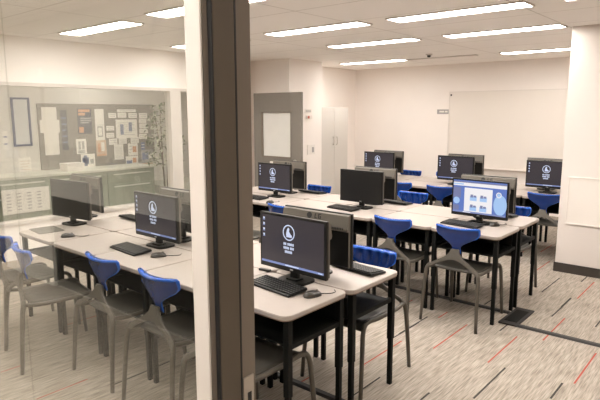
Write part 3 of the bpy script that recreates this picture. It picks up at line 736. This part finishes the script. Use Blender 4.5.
pp(104, 322, 178, 383, 'white sheet with a round blue print low on the bulletin board', PAP, [(PAPB, -.8, .1, -.5, .5), (PAPB, -.6, -.1, -.8, .8), (PAPG, .3, .8, -.5, .2)])
smalls = [((242, 115, 282, 140), 'small white card, first of the top row of cards'), ((288, 113, 332, 138), 'small white card, second of the top row of cards'), ((342, 115, 385, 140), 'small white card, third of the top row of cards'), ((395, 115, 437, 142), 'small white card, last of the top row of cards'),
          ((395, 145, 432, 165), 'small white card right of the large chart, uppermost'), ((397, 168, 440, 190), 'small white card right of the large chart, second down'), ((397, 194, 440, 215), 'small white card right of the large chart, third down'), ((395, 220, 435, 243), 'small white card right of the large chart, lowest'),
          ((232, 180, 272, 202), 'small white card left of the large chart, upper one'), ((232, 215, 272, 238), 'small white card left of the large chart, lower one'), ((245, 244, 288, 272), 'small white card below the large chart, leftmost'), ((293, 242, 335, 268), 'small white card below the large chart, middle'), ((353, 236, 395, 264), 'small white card below the large chart, rightmost')]
for r_, lb in smalls: pp(*r_, lb + ' on the bulletin board', PAP, lines(2))
pp(285, 97, 380, 110, 'narrow white title strip above the cards on the bulletin board', PAP, lines(1))
pp(278, 148, 388, 238, 'large white chart in the middle of the bulletin board cards', PAP, lines(7, PAPG) + [(PAPB, -.6, -.3, -.6, .5), (PAPB, .2, .5, -.3, .7)])
pp(270, 273, 320, 346, 'white printed page below the large chart on the bulletin board', PAP, lines(7))
pp(340, 268, 391, 325, 'white page with orange picture on the bulletin board', PAP, [(PAPO, -.1, .7, -.5, .5)] + lines(3, PAPG, -.8, -.2))
pp(329, 332, 393, 388, 'pale blue page with an orange block low on the bulletin board', PAP, [(PAPB, -.9, 0, -.6, .3), (PAPO, .1, .7, -.1, .7), (PAPB, -.9, .9, -.9, -.75)])
pp(405, 300, 466, 370, 'grey picture sheet with tan strip at the right end of the bulletin board', PAPG, [(PAPT, -.95, .95, -.95, -.75), (PAPB, -.8, .2, -.3, .6), (PAP, .3, .8, -.2, .3)])
pp(405, 262, 425, 298, 'little blue sheet at the right end of the bulletin board', PAPB, lines(2, PAP))
pf = onx(21, 122, OX)
o = empty('picture_frame', (OX + .001, pf.y, pf.z)); tag(o, 'dark blue framed print on the office wall left of the bulletin board', 'picture frame')
fa, fb = onx(9.5, 98, OX), onx(32, 146.5, OX); hw, hh = (fb.y - fa.y) / 2, (fa.z - fb.z) / 2
m = MB(); m.box(PICM, (.004, -hw + .03, -hh + .03), (.014, hw - .03, hh - .03)); m.build('print', o)
m = MB()
for lo, hi in (((0, -hw, -hh), (.03, -hw + .03, hh)), ((0, hw - .03, -hh), (.03, hw, hh)), ((0, -hw + .03, hh - .03), (.03, hw - .03, hh)), ((0, -hw + .03, -hh), (.03, hw - .03, -hh + .03))): m.box(PICB, lo, hi, .003)
m.build('frame', o)
tag(paper(19, 158, 33, 175.5, 'speckled sheet under the framed print on the office wall', PAP, lines(5, PAPT) , lift=.001), None, None, 'papers on the office wall')
tag(paper(3, 131, 9.5, 150, 'small white sheet left of the framed print at the left edge', PAP, lines(2, PAPB), lift=.001), None, None, 'papers on the office wall')
# low counter with drawers along the office wall
o = empty('counter', (-8.3, 3.2, 0)); tag(o, 'long low sage green counter with pale top behind the interior window', 'counter')
m = MB(); m.box(GREENL, (-.29, -2.2, .765), (.32, 2.35, .80), .004); m.build('worktop', o)
m = MB(); m.box(GREEN, (-.28, -2.18, 0), (.285, 2.33, .7645), .003); m.build('body', o)
for k in range(5):
    y0 = -2.16 + k * .9
    for z0, z1 in ((.56, .74), (.08, .54)):
        m = MB(); m.box(GREEN if k else CABW, (.2855, y0, z0), (.302, y0 + .88, z1), .003); dd = m.build('drawer', o)
        m = MB(); m.box(GREENL, (.3025, y0 + .1, z1 - .05), (.318, y0 + .78, z1 - .03), .003); m.build('pull', dd)
m = MB(); m.box(PAP, (0, -.32, -.22), (.006, .34, .13), .001)
for k in range(4):
    for j in range(6): m.box(PAPG, (.0061, -.26 + k * .14, -.17 + j * .045), (.007, -.20 + k * .14, -.155 + j * .045))
o = m.build('wall_calendar', None, (-7.975, 3.33, .50)); tag(o, 'white ruled chart hanging on the sage counter front', 'chart')
p = onx(73, 178, -8.2); m = MB(); m.box(PAP, (-.12, -.14, 0), (.12, .14, .12), .004); m.box(WBTRIM, (-.122, -.142, .085), (.122, .142, .121), .003); o = m.build('box', None, (-8.2, p.y, .8005)); tag(o, 'small white box on the office counter above the leftmost monitor', 'box')
# low pale bench right of the counter
o = empty('bench_cabinet', (-8.2, 6.1, 0)); tag(o, 'pale low storage unit at the right end of the office counter', 'cabinet')
m = MB(); m.box(GREENL, (-.4, -.5, 0), (.25, .9, .42), .004); m.build('body', o)
m = MB(); m.box(GREENL, (-.4, -.52, .4205), (.27, .92, .45), .004); m.build('top', o)
# potted tree
pt = (-7.75, 5.58)
o = empty('potted_tree', (pt[0], pt[1], 0)); tag(o, 'leafy potted indoor tree behind the interior window mullion', 'plant')
m = MB(); m.lathe(POTM, [(.13, 0), (.17, .30), (.18, .32), (.165, .32), (.15, .27)]); m.build('pot', o)
m = MB()
for k in range(4):
    a = k * 1.6; m.tube(BARK, [(.03 * math.cos(a), .03 * math.sin(a), .27), (.06 * math.cos(a), .05 * math.sin(a), .8), (.10 * math.cos(a + .5), .12 * math.sin(a + .5), 1.3), (.12 * math.cos(a + .7), .18 * math.sin(a + .7), 1.75)], [.014, .012, .009, .005], 7)
m.build('trunk', o)
m = MB()
for k in range(330):
    z = random.uniform(.75, 1.86); rr = .34 * (1 - abs(z - 1.2) / 1.1) * math.sqrt(random.random()) + .05; a = random.uniform(0, 2 * PI)
    c_ = Vector((rr * math.cos(a) * .6, rr * math.sin(a) * 1.15, z)); s_ = random.uniform(.035, .065)
    M_ = Matrix.Translation(c_) @ Matrix.Rotation(random.uniform(0, 6.28), 4, 'Z') @ Matrix.Rotation(random.uniform(-1, .7), 4, 'X')
    mt = LEAF if random.random() < .55 else LEAFP
    pts = [(0, -s_, 0), (s_ * .38, -s_ * .2, .01), (0, s_, -.012), (-s_ * .38, -s_ * .2, .01)]
    vs = [m.bm.verts.new(M_ @ Vector(q_)) for q_ in pts]
    for tri in ((0, 1, 2), (0, 2, 3)): f = m.bm.faces.new([vs[i] for i in tri]); f.material_index = m.mi(mt)
m.build('foliage', o)

# ------------------------------------------------------------------ world and view
w = bpy.data.worlds.new('world'); sc.world = w; w.use_nodes = True
w.node_tree.nodes['Background'].inputs['Color'].default_value = (1, .93, .85, 1); w.node_tree.nodes['Background'].inputs['Strength'].default_value = .05
sc.view_settings.view_transform = 'Standard'; sc.view_settings.look = 'None'; sc.view_settings.gamma = 1; sc.view_settings.use_curve_mapping = False
sc.view_settings.exposure = 0.0
sc.cycles.max_bounces = 16; sc.cycles.diffuse_bounces = 12; sc.cycles.glossy_bounces = 4; sc.cycles.transparent_max_bounces = 16
sc.cycles.use_denoising = True; sc.cycles.caustics_reflective = False; sc.cycles.caustics_refractive = False
sc.cycles.sample_clamp_indirect = 6
